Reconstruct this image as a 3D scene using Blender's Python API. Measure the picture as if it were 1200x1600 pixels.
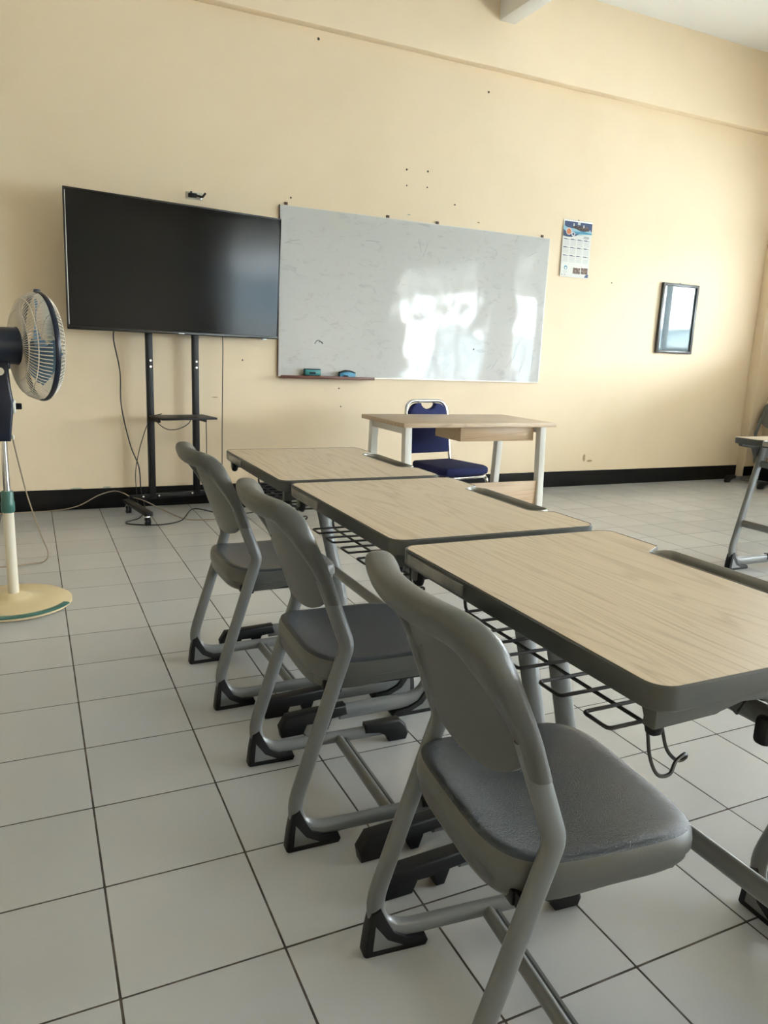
import bpy, bmesh, math, random
from mathutils import Vector, Matrix
random.seed(7)
scene = bpy.context.scene
for o in list(bpy.data.objects):
    bpy.data.objects.remove(o)
COL = scene.collection

# ------------------------------------------------------------------ camera
CAM_POS = Vector((-0.0883, -1.1828, 1.1404))
F_PX = 1159.44
RIGHT = Vector((0.9047, -0.4240, 0.0408)); UP = Vector((0.0526, 0.2063, 0.9771)); FWD = Vector((0.4228, 0.8819, -0.2090))
FWD.normalize(); RIGHT = (RIGHT - FWD * RIGHT.dot(FWD)).normalized(); UP = RIGHT.cross(FWD)
cam_data = bpy.data.cameras.new('camera')
cam_data.sensor_fit = 'VERTICAL'; cam_data.sensor_height = 36.0; cam_data.lens = F_PX / 1600 * 36.0
cam_data.clip_start = 0.05; cam_data.clip_end = 200
cam = bpy.data.objects.new('camera', cam_data); COL.objects.link(cam)
m = Matrix((RIGHT, UP, -FWD)).transposed().to_4x4(); m.translation = CAM_POS
cam.matrix_world = m
scene.camera = cam

# ------------------------------------------------------------------ sky and exposure
world = bpy.data.worlds.new('sky'); scene.world = world; world.use_nodes = True
bg = world.node_tree.nodes['Background']
bg.inputs['Color'].default_value = (0.90, 0.95, 1.0, 1); bg.inputs['Strength'].default_value = 20.0
vs = scene.view_settings
vs.view_transform = 'Standard'; vs.look = 'None'; vs.gamma = 1.0; vs.use_curve_mapping = False
vs.exposure = 1.55
scene.cycles.max_bounces = 9; scene.cycles.diffuse_bounces = 6; scene.cycles.transparent_max_bounces = 16
scene.cycles.caustics_reflective = False; scene.cycles.caustics_refractive = False
scene.cycles.sample_clamp_indirect = 6.0

# room extents (metres)
TILE = 0.305
YW = 4.245          # front wall with the whiteboard
YU = 4.165          # face of the beam above it
XR = 6.80           # window wall on the right
XL = -3.0
YB = -5.2
ZC = 3.965

# ------------------------------------------------------------------ mesh helpers
class MB:
    def __init__(s): s.v = []; s.f = []
    def add(s, vs_, fs_):
        b = len(s.v); s.v += [tuple(v) for v in vs_]; s.f += [tuple(i + b for i in f) for f in fs_]; return s
    def box(s, x0, x1, y0, y1, z0, z1, bev=0.0, seg=2):
        if bev <= 0:
            vs_ = [(x, y, z) for x in (x0, x1) for y in (y0, y1) for z in (z0, z1)]
            return s.add(vs_, [(0, 1, 3, 2), (4, 6, 7, 5), (0, 4, 5, 1), (2, 3, 7, 6), (0, 2, 6, 4), (1, 5, 7, 3)])
        bm = bmesh.new(); bmesh.ops.create_cube(bm, size=1)
        for v in bm.verts:
            v.co = Vector(((x0 + x1) / 2 + v.co.x * (x1 - x0), (y0 + y1) / 2 + v.co.y * (y1 - y0), (z0 + z1) / 2 + v.co.z * (z1 - z0)))
        bmesh.ops.bevel(bm, geom=bm.edges[:], offset=bev, segments=seg, profile=0.5, affect='EDGES')
        return s.bm(bm)
    def bm(s, bm):
        bm.verts.index_update()
        s.add([v.co[:] for v in bm.verts], [[v.index for v in f.verts] for f in bm.faces]); bm.free(); return s
    def sweep(s, path, a, b=None, ref=None, n=12, caps=True, closed=False):
        # a: radius across (tangent x ref), b: radius along ref; either may be a list along the path
        P = [Vector(p) for p in path]; N = len(P); b = a if b is None else b
        A = a if isinstance(a, (list, tuple)) else [a] * N; B = b if isinstance(b, (list, tuple)) else [b] * N
        base = len(s.v); prev = None
        for i in range(N):
            if closed: t = P[(i + 1) % N] - P[i - 1]
            else: t = P[min(i + 1, N - 1)] - P[max(i - 1, 0)]
            t.normalize()
            if ref is not None: r = Vector(ref)
            elif prev is not None: r = prev
            else: r = Vector((0, 0, 1)) if abs(t.z) < 0.9 else Vector((1, 0, 0))
            r = r - t * r.dot(t)
            if r.length < 1e-6: r = t.orthogonal()
            r.normalize(); prev = r; c = t.cross(r)
            for k in range(n):
                q = 2 * math.pi * k / n
                s.v.append(tuple(P[i] + c * (A[i] * math.cos(q)) + r * (B[i] * math.sin(q))))
        for i in range(N if closed else N - 1):
            j = (i + 1) % N
            for k in range(n):
                l = (k + 1) % n
                s.f.append((base + i * n + k, base + i * n + l, base + j * n + l, base + j * n + k))
        if caps and not closed:
            s.f.append(tuple(base + k for k in reversed(range(n)))); s.f.append(tuple(base + (N - 1) * n + k for k in range(n)))
        return s
    def prism(s, poly, lo, hi, axis='y', bev=0.0, seg=2):
        # poly: 2-D outline; axis y: (x,z), axis x: (y,z), axis z: (x,y)
        def P(p, d): return {'y': (p[0], d, p[1]), 'x': (d, p[0], p[1]), 'z': (p[0], p[1], d)}[axis]
        n = len(poly); vs_ = [P(p, lo) for p in poly] + [P(p, hi) for p in poly]
        fs_ = [tuple(range(n)), tuple(reversed(range(n, 2 * n)))] + [(i, i + n, (i + 1) % n + n, (i + 1) % n) for i in range(n)]
        bm = bmesh.new(); V = [bm.verts.new(v) for v in vs_]
        for f in fs_: bm.faces.new([V[i] for i in f])
        bmesh.ops.recalc_face_normals(bm, faces=bm.faces[:])
        if bev > 0:
            caps_ = [e for e in bm.edges if len(e.link_faces) == 2 and any(len(f.verts) == n and n > 4 or f.index in (0, 1) for f in e.link_faces)]
            bm.faces.ensure_lookup_table()
            cap = set(bm.faces[0].edges) | set(bm.faces[1].edges)
            bmesh.ops.bevel(bm, geom=list(cap), offset=bev, segments=seg, profile=0.5, affect='EDGES')
        return s.bm(bm)
    def lathe(s, prof, n=32, c=(0, 0, 0), axis='z'):
        base = len(s.v); c = Vector(c)
        def P(r, h, q):
            x, y = r * math.cos(q), r * math.sin(q)
            return {'z': Vector((x, y, h)), 'x': Vector((h, x, y)), 'y': Vector((y, h, x))}[axis] + c
        for r, h in prof:
            for k in range(n): s.v.append(tuple(P(max(r, 1e-5), h, 2 * math.pi * k / n)))
        for i in range(len(prof) - 1):
            for k in range(n):
                l = (k + 1) % n
                s.f.append((base + i * n + k, base + i * n + l, base + (i + 1) * n + l, base + (i + 1) * n + k))
        s.f.append(tuple(base + k for k in reversed(range(n)))); s.f.append(tuple(base + (len(prof) - 1) * n + k for k in range(n)))
        return s
    def grid(s, fn, nu, nv):
        base = len(s.v)
        for i in range(nu + 1):
            for j in range(nv + 1): s.v.append(tuple(fn(i / nu, j / nv)))
        for i in range(nu):
            for j in range(nv):
                a = base + i * (nv + 1) + j; s.f.append((a, a + 1, a + nv + 2, a + nv + 1))
        return s
    def xf(s, mat):
        s.v = [tuple(mat @ Vector(v)) for v in s.v]; return s

def obj(name, mb, mat, parent=None, loc=None, rz=0.0, angle=38, fix=True):
    me = bpy.data.meshes.new(name); me.from_pydata(mb.v, [], mb.f)
    if fix:
        bm = bmesh.new(); bm.from_mesh(me); bmesh.ops.recalc_face_normals(bm, faces=bm.faces[:]); bm.to_mesh(me); bm.free()
    me.materials.append(mat)
    for p in me.polygons: p.use_smooth = True
    me.set_sharp_from_angle(angle=math.radians(angle))
    me.update()
    o = bpy.data.objects.new(name, me); COL.objects.link(o)
    if parent is not None: o.parent = parent
    if loc is not None: o.location = loc
    if rz: o.rotation_euler.z = rz
    return o
def tag(o, label=None, cat=None, group=None, kind=None):
    if label: o['label'] = label
    if cat: o['category'] = cat
    if group: o['group'] = group
    if kind: o['kind'] = kind
    return o
def thing(name, label, cat, loc=(0, 0, 0), rz=0.0, group=None):
    o = bpy.data.objects.new(name, None); COL.objects.link(o); o.empty_display_size = 0.05
    o.location = loc; o.rotation_euler = (0, 0, rz)
    return tag(o, label, cat, group)
def copy_tree(o, parent=None):
    c = o.copy(); COL.objects.link(c); c.parent = parent
    for ch in [x for x in bpy.data.objects if x.parent == o]: copy_tree(ch, c)
    return c
def fillet(pts, rad, n=6):
    P = [Vector(p) for p in pts]; out = [P[0]]
    R_ = rad if isinstance(rad, (list, tuple)) else [rad] * (len(P) - 2)
    for i in range(1, len(P) - 1):
        r = R_[i - 1]; a = (P[i - 1] - P[i]); b = (P[i + 1] - P[i])
        la, lb = a.length, b.length; a.normalize(); b.normalize()
        ang = a.angle(b); d = min(r / math.tan(ang / 2), la * 0.49, lb * 0.49) if ang < 3.1 else 0
        s_, e_ = P[i] + a * d, P[i] + b * d
        for k in range(n + 1):
            t = k / n; out.append(s_ * (1 - t) ** 2 + P[i] * (2 * t * (1 - t)) + e_ * t * t)
    out.append(P[-1]); return out
def spline(pts, n=8):
    P = [Vector(p) for p in pts]; P = [P[0] * 2 - P[1]] + P + [P[-1] * 2 - P[-2]]; out = []
    for i in range(1, len(P) - 2):
        for k in range(n):
            t = k / n; a, b, c, d = P[i - 1:i + 3]
            out.append(0.5 * ((2 * b) + (c - a) * t + (2 * a - 5 * b + 4 * c - d) * t * t + (3 * b - a - 3 * c + d) * t ** 3))
    out.append(P[-2]); return out
def rrect(x0, x1, y0, y1, r, n=6):
    out = []
    for cx, cy, q0 in ((x1 - r, y1 - r, 0), (x0 + r, y1 - r, 90), (x0 + r, y0 + r, 180), (x1 - r, y0 + r, 270)):
        for k in range(n + 1):
            q = math.radians(q0 + 90 * k / n); out.append((cx + r * math.cos(q), cy + r * math.sin(q)))
    return out

# ------------------------------------------------------------------ materials
def mat(name, col, rough=0.5, metal=0.0, bump=None, spec=0.5, coat=0.0, var=None, rvar=None):
    m_ = bpy.data.materials.new(name); m_.use_nodes = True; nt = m_.node_tree; b = nt.nodes['Principled BSDF']
    b.inputs['Base Color'].default_value = (*col, 1); b.inputs['Roughness'].default_value = rough
    b.inputs['Metallic'].default_value = metal; b.inputs['Specular IOR Level'].default_value = spec
    b.inputs['Coat Weight'].default_value = coat
    tc = nt.nodes.new('ShaderNodeTexCoord')
    if bump:
        n = nt.nodes.new('ShaderNodeTexNoise'); n.inputs['Scale'].default_value = bump[0]; n.inputs['Detail'].default_value = 3
        nt.links.new(tc.outputs['Object'], n.inputs['Vector'])
        bp = nt.nodes.new('ShaderNodeBump'); bp.inputs['Strength'].default_value = bump[1]; bp.inputs['Distance'].default_value = bump[2]
        nt.links.new(n.outputs['Fac'], bp.inputs['Height']); nt.links.new(bp.outputs['Normal'], b.inputs['Normal'])
    if var:       # (scale, second colour, low, high)
        n = nt.nodes.new('ShaderNodeTexNoise'); n.inputs['Scale'].default_value = var[0]; n.inputs['Detail'].default_value = 5
        nt.links.new(tc.outputs['Object'], n.inputs['Vector'])
        r = nt.nodes.new('ShaderNodeValToRGB'); r.color_ramp.elements[0].position = var[2]; r.color_ramp.elements[1].position = var[3]
        r.color_ramp.elements[0].color = (*col, 1); r.color_ramp.elements[1].color = (*var[1], 1)
        nt.links.new(n.outputs['Fac'], r.inputs['Fac']); nt.links.new(r.outputs['Color'], b.inputs['Base Color'])
    if rvar:      # (scale, low, high)
        n = nt.nodes.new('ShaderNodeTexNoise'); n.inputs['Scale'].default_value = rvar[0]; n.inputs['Detail'].default_value = 4
        nt.links.new(tc.outputs['Object'], n.inputs['Vector'])
        mr = nt.nodes.new('ShaderNodeMapRange'); mr.inputs['To Min'].default_value = rvar[1]; mr.inputs['To Max'].default_value = rvar[2]
        nt.links.new(n.outputs['Fac'], mr.inputs['Value']); nt.links.new(mr.outputs['Result'], b.inputs['Roughness'])
    return m_

def wood_mat(name, light, dark, grain, rough=0.42):
    # long fibres along y (grain='y') or x
    m_ = mat(name, light, rough); nt = m_.node_tree; b = nt.nodes['Principled BSDF']; tc = nt.nodes['Texture Coordinate']
    oi = nt.nodes.new('ShaderNodeObjectInfo'); add = nt.nodes.new('ShaderNodeVectorMath'); add.operation = 'ADD'
    mul = nt.nodes.new('ShaderNodeMath'); mul.operation = 'MULTIPLY'; mul.inputs[1].default_value = 9.0
    nt.links.new(oi.outputs['Random'], mul.inputs[0]); nt.links.new(tc.outputs['Object'], add.inputs[0]); nt.links.new(mul.outputs[0], add.inputs[1])
    def mapped(sc):
        mp = nt.nodes.new('ShaderNodeMapping'); mp.inputs['Scale'].default_value = sc; nt.links.new(add.outputs[0], mp.inputs['Vector']); return mp
    s1 = (150, 2.6, 150) if grain == 'y' else (2.6, 150, 150)
    s2 = (6, 0.55, 6) if grain == 'y' else (0.55, 6, 6)
    n1 = nt.nodes.new('ShaderNodeTexNoise'); n1.inputs['Scale'].default_value = 1.0; n1.inputs['Detail'].default_value = 4; nt.links.new(mapped(s1).outputs[0], n1.inputs['Vector'])
    n2 = nt.nodes.new('ShaderNodeTexNoise'); n2.inputs['Scale'].default_value = 1.0; n2.inputs['Detail'].default_value = 2; n2.inputs['Distortion'].default_value = 0.4
    nt.links.new(mapped(s2).outputs[0], n2.inputs['Vector'])
    # growth rings: contour lines of the slow noise
    mu = nt.nodes.new('ShaderNodeMath'); mu.operation = 'MULTIPLY'; mu.inputs[1].default_value = 120.0; nt.links.new(n2.outputs['Fac'], mu.inputs[0])
    sn = nt.nodes.new('ShaderNodeMath'); sn.operation = 'SINE'; nt.links.new(mu.outputs[0], sn.inputs[0])
    rr = nt.nodes.new('ShaderNodeMapRange'); rr.inputs['From Min'].default_value = 0.35; rr.inputs['From Max'].default_value = 1.0; nt.links.new(sn.outputs[0], rr.inputs['Value'])
    r1 = nt.nodes.new('ShaderNodeMapRange'); r1.inputs['From Min'].default_value = 0.45; r1.inputs['From Max'].default_value = 0.75; nt.links.new(n1.outputs['Fac'], r1.inputs['Value'])
    mm = nt.nodes.new('ShaderNodeMath'); mm.operation = 'MULTIPLY'; nt.links.new(rr.outputs[0], mm.inputs[0]); nt.links.new(n1.outputs['Fac'], mm.inputs[1])
    ad = nt.nodes.new('ShaderNodeMath'); ad.operation = 'MULTIPLY_ADD'; ad.inputs[1].default_value = 0.45; ad.use_clamp = True
    nt.links.new(r1.outputs[0], ad.inputs[0]); nt.links.new(mm.outputs[0], ad.inputs[2])
    mx = nt.nodes.new('ShaderNodeMix'); mx.data_type = 'RGBA'; mx.inputs[6].default_value = (*light, 1); mx.inputs[7].default_value = (*dark, 1)
    nt.links.new(ad.outputs[0], mx.inputs[0]); nt.links.new(mx.outputs[2], b.inputs['Base Color'])
    return m_

def glass_mat(name, tint=(0.97, 0.99, 0.99)):
    m_ = bpy.data.materials.new(name); m_.use_nodes = True; nt = m_.node_tree; nt.nodes.remove(nt.nodes['Principled BSDF'])
    out = nt.nodes['Material Output']; tr = nt.nodes.new('ShaderNodeBsdfTransparent'); tr.inputs['Color'].default_value = (*tint, 1)
    gl = nt.nodes.new('ShaderNodeBsdfGlossy'); gl.inputs['Roughness'].default_value = 0.02
    lw = nt.nodes.new('ShaderNodeLayerWeight'); lw.inputs['Blend'].default_value = 0.5
    pw = nt.nodes.new('ShaderNodeMath'); pw.operation = 'POWER'; pw.inputs[1].default_value = 5.0; nt.links.new(lw.outputs['Facing'], pw.inputs[0])
    fr = nt.nodes.new('ShaderNodeMath'); fr.operation = 'MULTIPLY_ADD'; fr.inputs[1].default_value = 0.9; fr.inputs[2].default_value = 0.035; nt.links.new(pw.outputs[0], fr.inputs[0])
    mx = nt.nodes.new('ShaderNodeMixShader'); nt.links.new(fr.outputs[0], mx.inputs[0]); nt.links.new(tr.outputs[0], mx.inputs[1]); nt.links.new(gl.outputs[0], mx.inputs[2])
    nt.links.new(mx.outputs[0], out.inputs['Surface']); return m_

WALL = mat('cream_wall_paint', (0.81, 0.675, 0.495), 0.62, bump=(60, 0.12, 0.002), var=(2.2, (0.78, 0.645, 0.465), 0.45, 0.75))
CEIL = mat('white_ceiling_paint', (0.82, 0.82, 0.80), 0.7, bump=(30, 0.1, 0.002))
BLACKP = mat('black_skirting_paint', (0.0035, 0.0035, 0.004), 0.6, bump=(40, 0.3, 0.003), spec=0.2)
GROUT = mat('brown_grey_grout', (0.055, 0.045, 0.036), 0.9, var=(14, (0.13, 0.11, 0.09), 0.45, 0.65))
def tile_mat():
    m_ = mat('white_glazed_tile', (0.68, 0.68, 0.665), 0.16, rvar=(5, 0.10, 0.30), bump=(3.0, 0.05, 0.004))
    nt = m_.node_tree; b = nt.nodes['Principled BSDF']; oi = nt.nodes.new('ShaderNodeObjectInfo')
    mx = nt.nodes.new('ShaderNodeMix'); mx.data_type = 'RGBA'; mx.inputs[6].default_value = (0.49, 0.50, 0.51, 1); mx.inputs[7].default_value = (0.54, 0.55, 0.56, 1)
    nt.links.new(oi.outputs['Random'], mx.inputs[0]); nt.links.new(mx.outputs[2], b.inputs['Base Color']); return m_
TILEM = tile_mat()
PLASTIC = mat('grey_chair_plastic', (0.088, 0.091, 0.084), 0.38, bump=(420, 0.22, 0.0012))
SEATPL = mat('textured_grey_seat_plastic', (0.050, 0.060, 0.070), 0.24, bump=(420, 0.5, 0.003))
TUBE = mat('silver_grey_powder_coat', (0.160, 0.167, 0.166), 0.34, metal=0.15, bump=(700, 0.08, 0.0005))
EDGE = mat('dark_grey_edge_plastic', (0.078, 0.080, 0.073), 0.42, bump=(300, 0.1, 0.001))
RUBBER = mat('black_plastic', (0.007, 0.007, 0.0075), 0.5, spec=0.3)
DARKMETAL = mat('black_powder_coat', (0.004, 0.004, 0.0045), 0.45, spec=0.3)
WIRE = mat('dark_basket_wire', (0.055, 0.052, 0.05), 0.45, metal=0.3)
CHROME = mat('chrome', (0.75, 0.76, 0.77), 0.14, metal=1.0)
TRAY = mat('dark_tray_plastic', (0.045, 0.042, 0.034), 0.45)
RIM = mat('silver_tray_rim', (0.36, 0.35, 0.32), 0.35, metal=0.4)
LAMINATE = wood_mat('pale_ash_laminate', (0.68, 0.555, 0.41), (0.51, 0.395, 0.27), 'y')
TEACHWOOD = wood_mat('pale_oak_laminate', (0.58, 0.45, 0.32), (0.42, 0.30, 0.20), 'x')
DRAWERWOOD = wood_mat('warm_oak_laminate', (0.58, 0.42, 0.27), (0.44, 0.30, 0.18), 'x')
WHITEMETAL = mat('white_powder_coat', (0.72, 0.71, 0.67), 0.4)
BLUE = mat('navy_blue_fabric', (0.010, 0.018, 0.105), 0.85, bump=(900, 0.4, 0.001))
SCREEN = mat('black_glass_screen', (0.004, 0.004, 0.005), 0.12, spec=0.15)
BEZEL = mat('black_gloss_bezel', (0.006, 0.006, 0.007), 0.3)
SILVER = mat('silver_strip', (0.6, 0.6, 0.6), 0.3, metal=0.9)
CORD = mat('black_cord', (0.02, 0.018, 0.015), 0.5)
BEIGECORD = mat('beige_cord', (0.33, 0.27, 0.19), 0.5)
CREAMPL = mat('cream_plastic', (0.74, 0.60, 0.36), 0.35)
CREAMPOLE = mat('ivory_pole', (0.74, 0.68, 0.56), 0.35)
GREENPL = mat('teal_green_plastic', (0.055, 0.17, 0.14), 0.35)
NAVYPL = mat('navy_plastic', (0.006, 0.010, 0.026), 0.3)
GUARD = mat('cream_guard_wire', (0.66, 0.60, 0.50), 0.4)
WHITEPL = mat('white_plastic', (0.75, 0.74, 0.70), 0.4)
PANE = glass_mat('window_glass')
FRAMEWHITE = mat('grey_window_frame', (0.32, 0.30, 0.27), 0.5)

# ------------------------------------------------------------------ the room
# floor: grout bed with glazed tiles laid on it
gx0, gx1 = math.floor(XL / TILE), math.ceil(XR / TILE)
gy0, gy1 = math.floor(YB / TILE), math.ceil(YW / TILE)
floor = tag(obj('floor', MB().box(XL - 0.1, XR + 0.1, YB - 0.1, YW + 0.1, -0.10, -0.0006), GROUT), kind='structure')
def visible(x, y):
    d = Vector((x, y, 0)) - CAM_POS; w = d.dot(FWD)
    if w < 0.2: return None
    u = 600 + F_PX * d.dot(RIGHT) / w; v = 800 - F_PX * d.dot(UP) / w
    return w if (-60 < u < 1260 and 700 < v < 1680) else None
cells = [(i, j) for i in range(gx0, gx1) for j in range(gy0, gy1)]
shown = sorted([(visible((i + .5) * TILE, (j + .5) * TILE), i, j) for i, j in cells if visible((i + .5) * TILE, (j + .5) * TILE)])
near = {(i, j) for _, i, j in shown[:300]}
G = 0.0023
half = TILE / 2 - G
tile_src = MB().prism(rrect(-half, half, -half, half, 0.002, 2), -0.008, 0.0, 'z', bev=0.0004, seg=1)
tile_proto = None
for i, j in sorted(near):
    x, y = (i + .5) * TILE, (j + .5) * TILE
    if tile_proto is None:
        t = tile_proto = obj('tile', tile_src, TILEM, floor)
    else:
        t = tile_proto.copy(); COL.objects.link(t)
    t.location = (x, y, random.uniform(-0.0001, 0.0)); t.rotation_euler = (random.uniform(-1, 1) * 0.0010, random.uniform(-1, 1) * 0.0010, random.uniform(-1, 1) * 0.0015)
rest = MB()
for i, j in cells:
    if (i, j) in near: continue
    rest.box(max(i * TILE + G, XL), min((i + 1) * TILE - G, XR), max(j * TILE + G, YB), min((j + 1) * TILE - G, YW), -0.008, -0.0002)
tag(obj('tile_field', rest, TILEM, floor), kind='stuff')

# front wall, with the deeper beam above
wall_front = tag(obj('wall_front', MB().box(XL, XR + 0.2, YW, YW + 0.2, 0, ZC + 0.05), WALL), kind='structure')
tag(obj('trim_1', MB().box(XL, XR + 0.2, YU, YW - 0.0005, 3.315, ZC, bev=0.006), WALL), kind='structure')
tag(obj('wall_left', MB().box(XL - 0.2, XL, YB - 0.2, YW + 0.2, 0, ZC + 0.05), WALL), kind='structure')
tag(obj('ceiling', MB().box(XL - 0.2, XR + 0.2, YB - 0.2, YW + 0.2, ZC, ZC + 0.15), CEIL), kind='structure')
tag(obj('trim_2', MB().box(3.27, 3.41, YB, YU - 0.0005, 3.635, ZC, bev=0.004), CEIL), kind='structure')   # ceiling beam
tag(obj('trim_3', MB().box(6.60, XR, 4.14, YW, 0, 3.315, bev=0.004), WALL), kind='structure')             # corner pilaster

def wall_with_openings(name, const, thick, lo, hi, ops, axis):
    # ops: (a0,a1,z0,z1) openings along the wall
    mb = MB(); edges = sorted({lo, hi, *[o[0] for o in ops], *[o[1] for o in ops]})
    def bx(a0, a1, z0, z1):
        if z1 - z0 < 1e-4: return
        if axis == 'y': mb.box(const, const + thick, a0, a1, z0, z1)
        else: mb.box(a0, a1, const - thick, const, z0, z1)
    for a0, a1 in zip(edges, edges[1:]):
        o = [q for q in ops if q[0] <= a0 + 1e-6 and q[1] >= a1 - 1e-6]
        if o: bx(a0, a1, 0, o[0][2]); bx(a0, a1, o[0][3], ZC + 0.05)
        else: bx(a0, a1, 0, ZC + 0.05)
    return tag(obj(name, mb, WALL), kind='structure')
WIN_R = [(-4.5, -1.35, 0.45, 2.75), (-0.50, 0.06, 0.65, 2.75), (1.3, 3.45, 1.29, 2.75)]
wall_with_openings('wall_right', XR, 0.2, YB - 0.2, YW + 0.2, WIN_R, 'y')
wall_with_openings('wall_back', YB, 0.2, XL - 0.2, XR, [], 'x')
def window(num, a0, a1, z0, z1, const, axis, panes):
    root = tag(bpy.data.objects.new('window_%d' % num, None), kind='structure'); COL.objects.link(root)
    def bx(mb, p0, p1, q0, q1, d0, d1):
        return mb.box(const + d0, const + d1, p0, p1, q0, q1) if axis == 'y' else mb.box(p0, p1, const - d1, const - d0, q0, q1)
    fr = MB(); w = 0.05
    bx(fr, a0, a1, z0, z0 + w, 0.06, 0.14); bx(fr, a0, a1, z1 - w, z1, 0.06, 0.14)
    bx(fr, a0, a0 + w, z0 + w, z1 - w, 0.06, 0.14); bx(fr, a1 - w, a1, z0 + w, z1 - w, 0.06, 0.14)
    obj('window_frame', fr, FRAMEWHITE, root)
    zt = z1 - 0.45; step = (a1 - a0 - 2 * w) / panes
    obj('transom', bx(MB(), a0 + w, a1 - w, zt - 0.02, zt + 0.02, 0.07, 0.13), FRAMEWHITE, root)
    for k in range(panes):
        p0 = a0 + w + k * step; p1 = p0 + step
        if k: obj('mullion', bx(MB(), p0 - 0.02, p0 + 0.02, z0 + w, z1 - w, 0.071, 0.129), FRAMEWHITE, root)
        e = 0.021 if k else 0.0; f = 0.021 if k < panes - 1 else 0.0
        obj('pane', bx(MB(), p0 + e, p1 - f, z0 + w, zt - 0.021, 0.097, 0.103), PANE, root)
        obj('pane', bx(MB(), p0 + e, p1 - f, zt + 0.021, z1 - w, 0.097, 0.103), PANE, root)
    # light portal: helps the renderer find the sky through this opening
    ld = bpy.data.lights.new('portal', 'AREA'); ld.shape = 'RECTANGLE'; ld.size = a1 - a0; ld.size_y = z1 - z0; ld.cycles.is_portal = True
    lo = bpy.data.objects.new('sky_portal', ld); COL.objects.link(lo)
    if axis == 'y': lo.location = (const + 0.22, (a0 + a1) / 2, (z0 + z1) / 2); lo.rotation_euler = (math.radians(90), 0, math.radians(90))
    else: lo.location = ((a0 + a1) / 2, const - 0.22, (z0 + z1) / 2); lo.rotation_euler = (math.radians(90), 0, 0)
    # the light leaves along local -Z: it must face into the room
    d = lo.rotation_euler.to_matrix() @ Vector((0, 0, -1)); want = Vector((-1, 0, 0)) if axis == 'y' else Vector((0, 1, 0))
    if d.dot(want) < 0: lo.rotation_euler.rotate_axis('Y', math.pi)
for k, (a0, a1, z0, z1) in enumerate(WIN_R): window(k + 1, a0, a1, z0, z1, XR, 'y', max(1, round((a1 - a0) / 0.7)))

# black skirting painted along the foot of the walls
tag(obj('baseboard_front', MB().box(XL, 6.60, YW - 0.008, YW - 0.0005, 0, 0.142, bev=0.002), BLACKP), kind='structure')
tag(obj('baseboard_pilaster', MB().box(6.592, XR, 4.132, 4.1395, 0, 0.142), BLACKP), kind='structure')
tag(obj('baseboard_left', MB().box(XL, XL + 0.008, YB, YW - 0.01, 0, 0.142), BLACKP), kind='structure')
tag(obj('baseboard_right', MB().box(XR - 0.008, XR - 0.0005, YB, 4.13, 0, 0.142), BLACKP), kind='structure')
# old screw holes and plugs in the wall
HOLE = mat('dark_plug', (0.05, 0.035, 0.02), 0.8)
for x, z, r in [(2.583, 2.509, .008), (2.765, 2.519, .008), (2.589, 2.396, .006), (2.766, 2.404, .006), (1.855, 3.259, .010), (3.265, 3.161, .008), (3.019, 2.308, .007), (1.67, 2.20, .007),
                (1.32, 1.05, .006), (2.08, 0.86, .006), (2.10, 0.72, .005), (4.68, 1.84, .006)]:
    obj('screw_hole', MB().lathe([(r * .3, -.0), (r, .001), (r * .8, .004), (r * .3, .005)], 10, (x, YW - 0.005, z), 'y'), HOLE, wall_front)

# worn patches of paint on the wall
STAIN = mat('brown_stain', (0.42, 0.30, 0.17), 0.8); CHIP = mat('grey_green_paint_chip', (0.36, 0.38, 0.30), 0.8)
for x, z, w_, h_, m_ in [(4.56, 0.262, 0.022, 0.045, STAIN), (4.63, 0.232, 0.035, 0.012, STAIN), (0.16, 0.146, 0.05, 0.006, CHIP), (0.36, 0.148, 0.035, 0.006, CHIP), (2.62, 2.10 + 0.09, 0.02, 0.004, CHIP), (3.25, 2.20, 0.02, 0.006, STAIN), (1.12, 0.78, 0.03, 0.004, STAIN)]:
    ol = [(x + w_ * math.cos(q) * random.uniform(.6, 1), z + h_ * math.sin(q) * random.uniform(.6, 1)) for q in [2 * math.pi * k / 11 for k in range(11)]]
    obj('worn_patch', MB().prism(ol, YW - 0.0012, YW + 0.001, 'y'), m_, wall_front)

# ------------------------------------------------------------------ outside the windows
GROUND = mat('pale_concrete_yard', (0.42, 0.42, 0.40), 0.9, var=(0.6, (0.34, 0.35, 0.33), 0.4, 0.7))
FACADE = mat('pale_blue_render', (0.55, 0.66, 0.72), 0.8)
FACWIN = mat('blue_window_glass', (0.10, 0.30, 0.42), 0.15)
tag(obj('ground', MB().box(-40, 60, -60, 60, -0.9, -0.6), GROUND), kind='structure')
tag(obj('floor_corridor', MB().box(XR + 0.2, 9.4, -9, 9, -0.55, -0.02), GROUND), kind='structure')
tag(obj('ceiling_corridor', MB().box(XR + 0.2, 9.20, -9, 9, 2.80, 2.95).box(9.13, 9.20, -9, 9, 2.38, 2.80), CEIL), kind='structure')
bld = thing('school_building', 'pale blue school block with rows of windows seen through the windows', 'building', (30, -16, -0.6))
obj('wall', MB().box(0, 8, -30, 40, 0, 3.5), FACADE, bld)
obj('roof', MB().box(-0.8, 8.5, -30.5, 40.5, 3.5, 3.75), CEIL, bld)
for fz in (1.2,):
    for k in range(12):
        wn = obj('window', MB().box(-0.06, 0.0, -20 + k * 4.0, -17.6 + k * 4.0, fz, fz + 1.5), FRAMEWHITE, bld)
        obj('pane', MB().box(-0.08, -0.061, -19.9 + k * 4.0, -17.7 + k * 4.0, fz + 0.1, fz + 1.4), FACWIN, wn)

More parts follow.
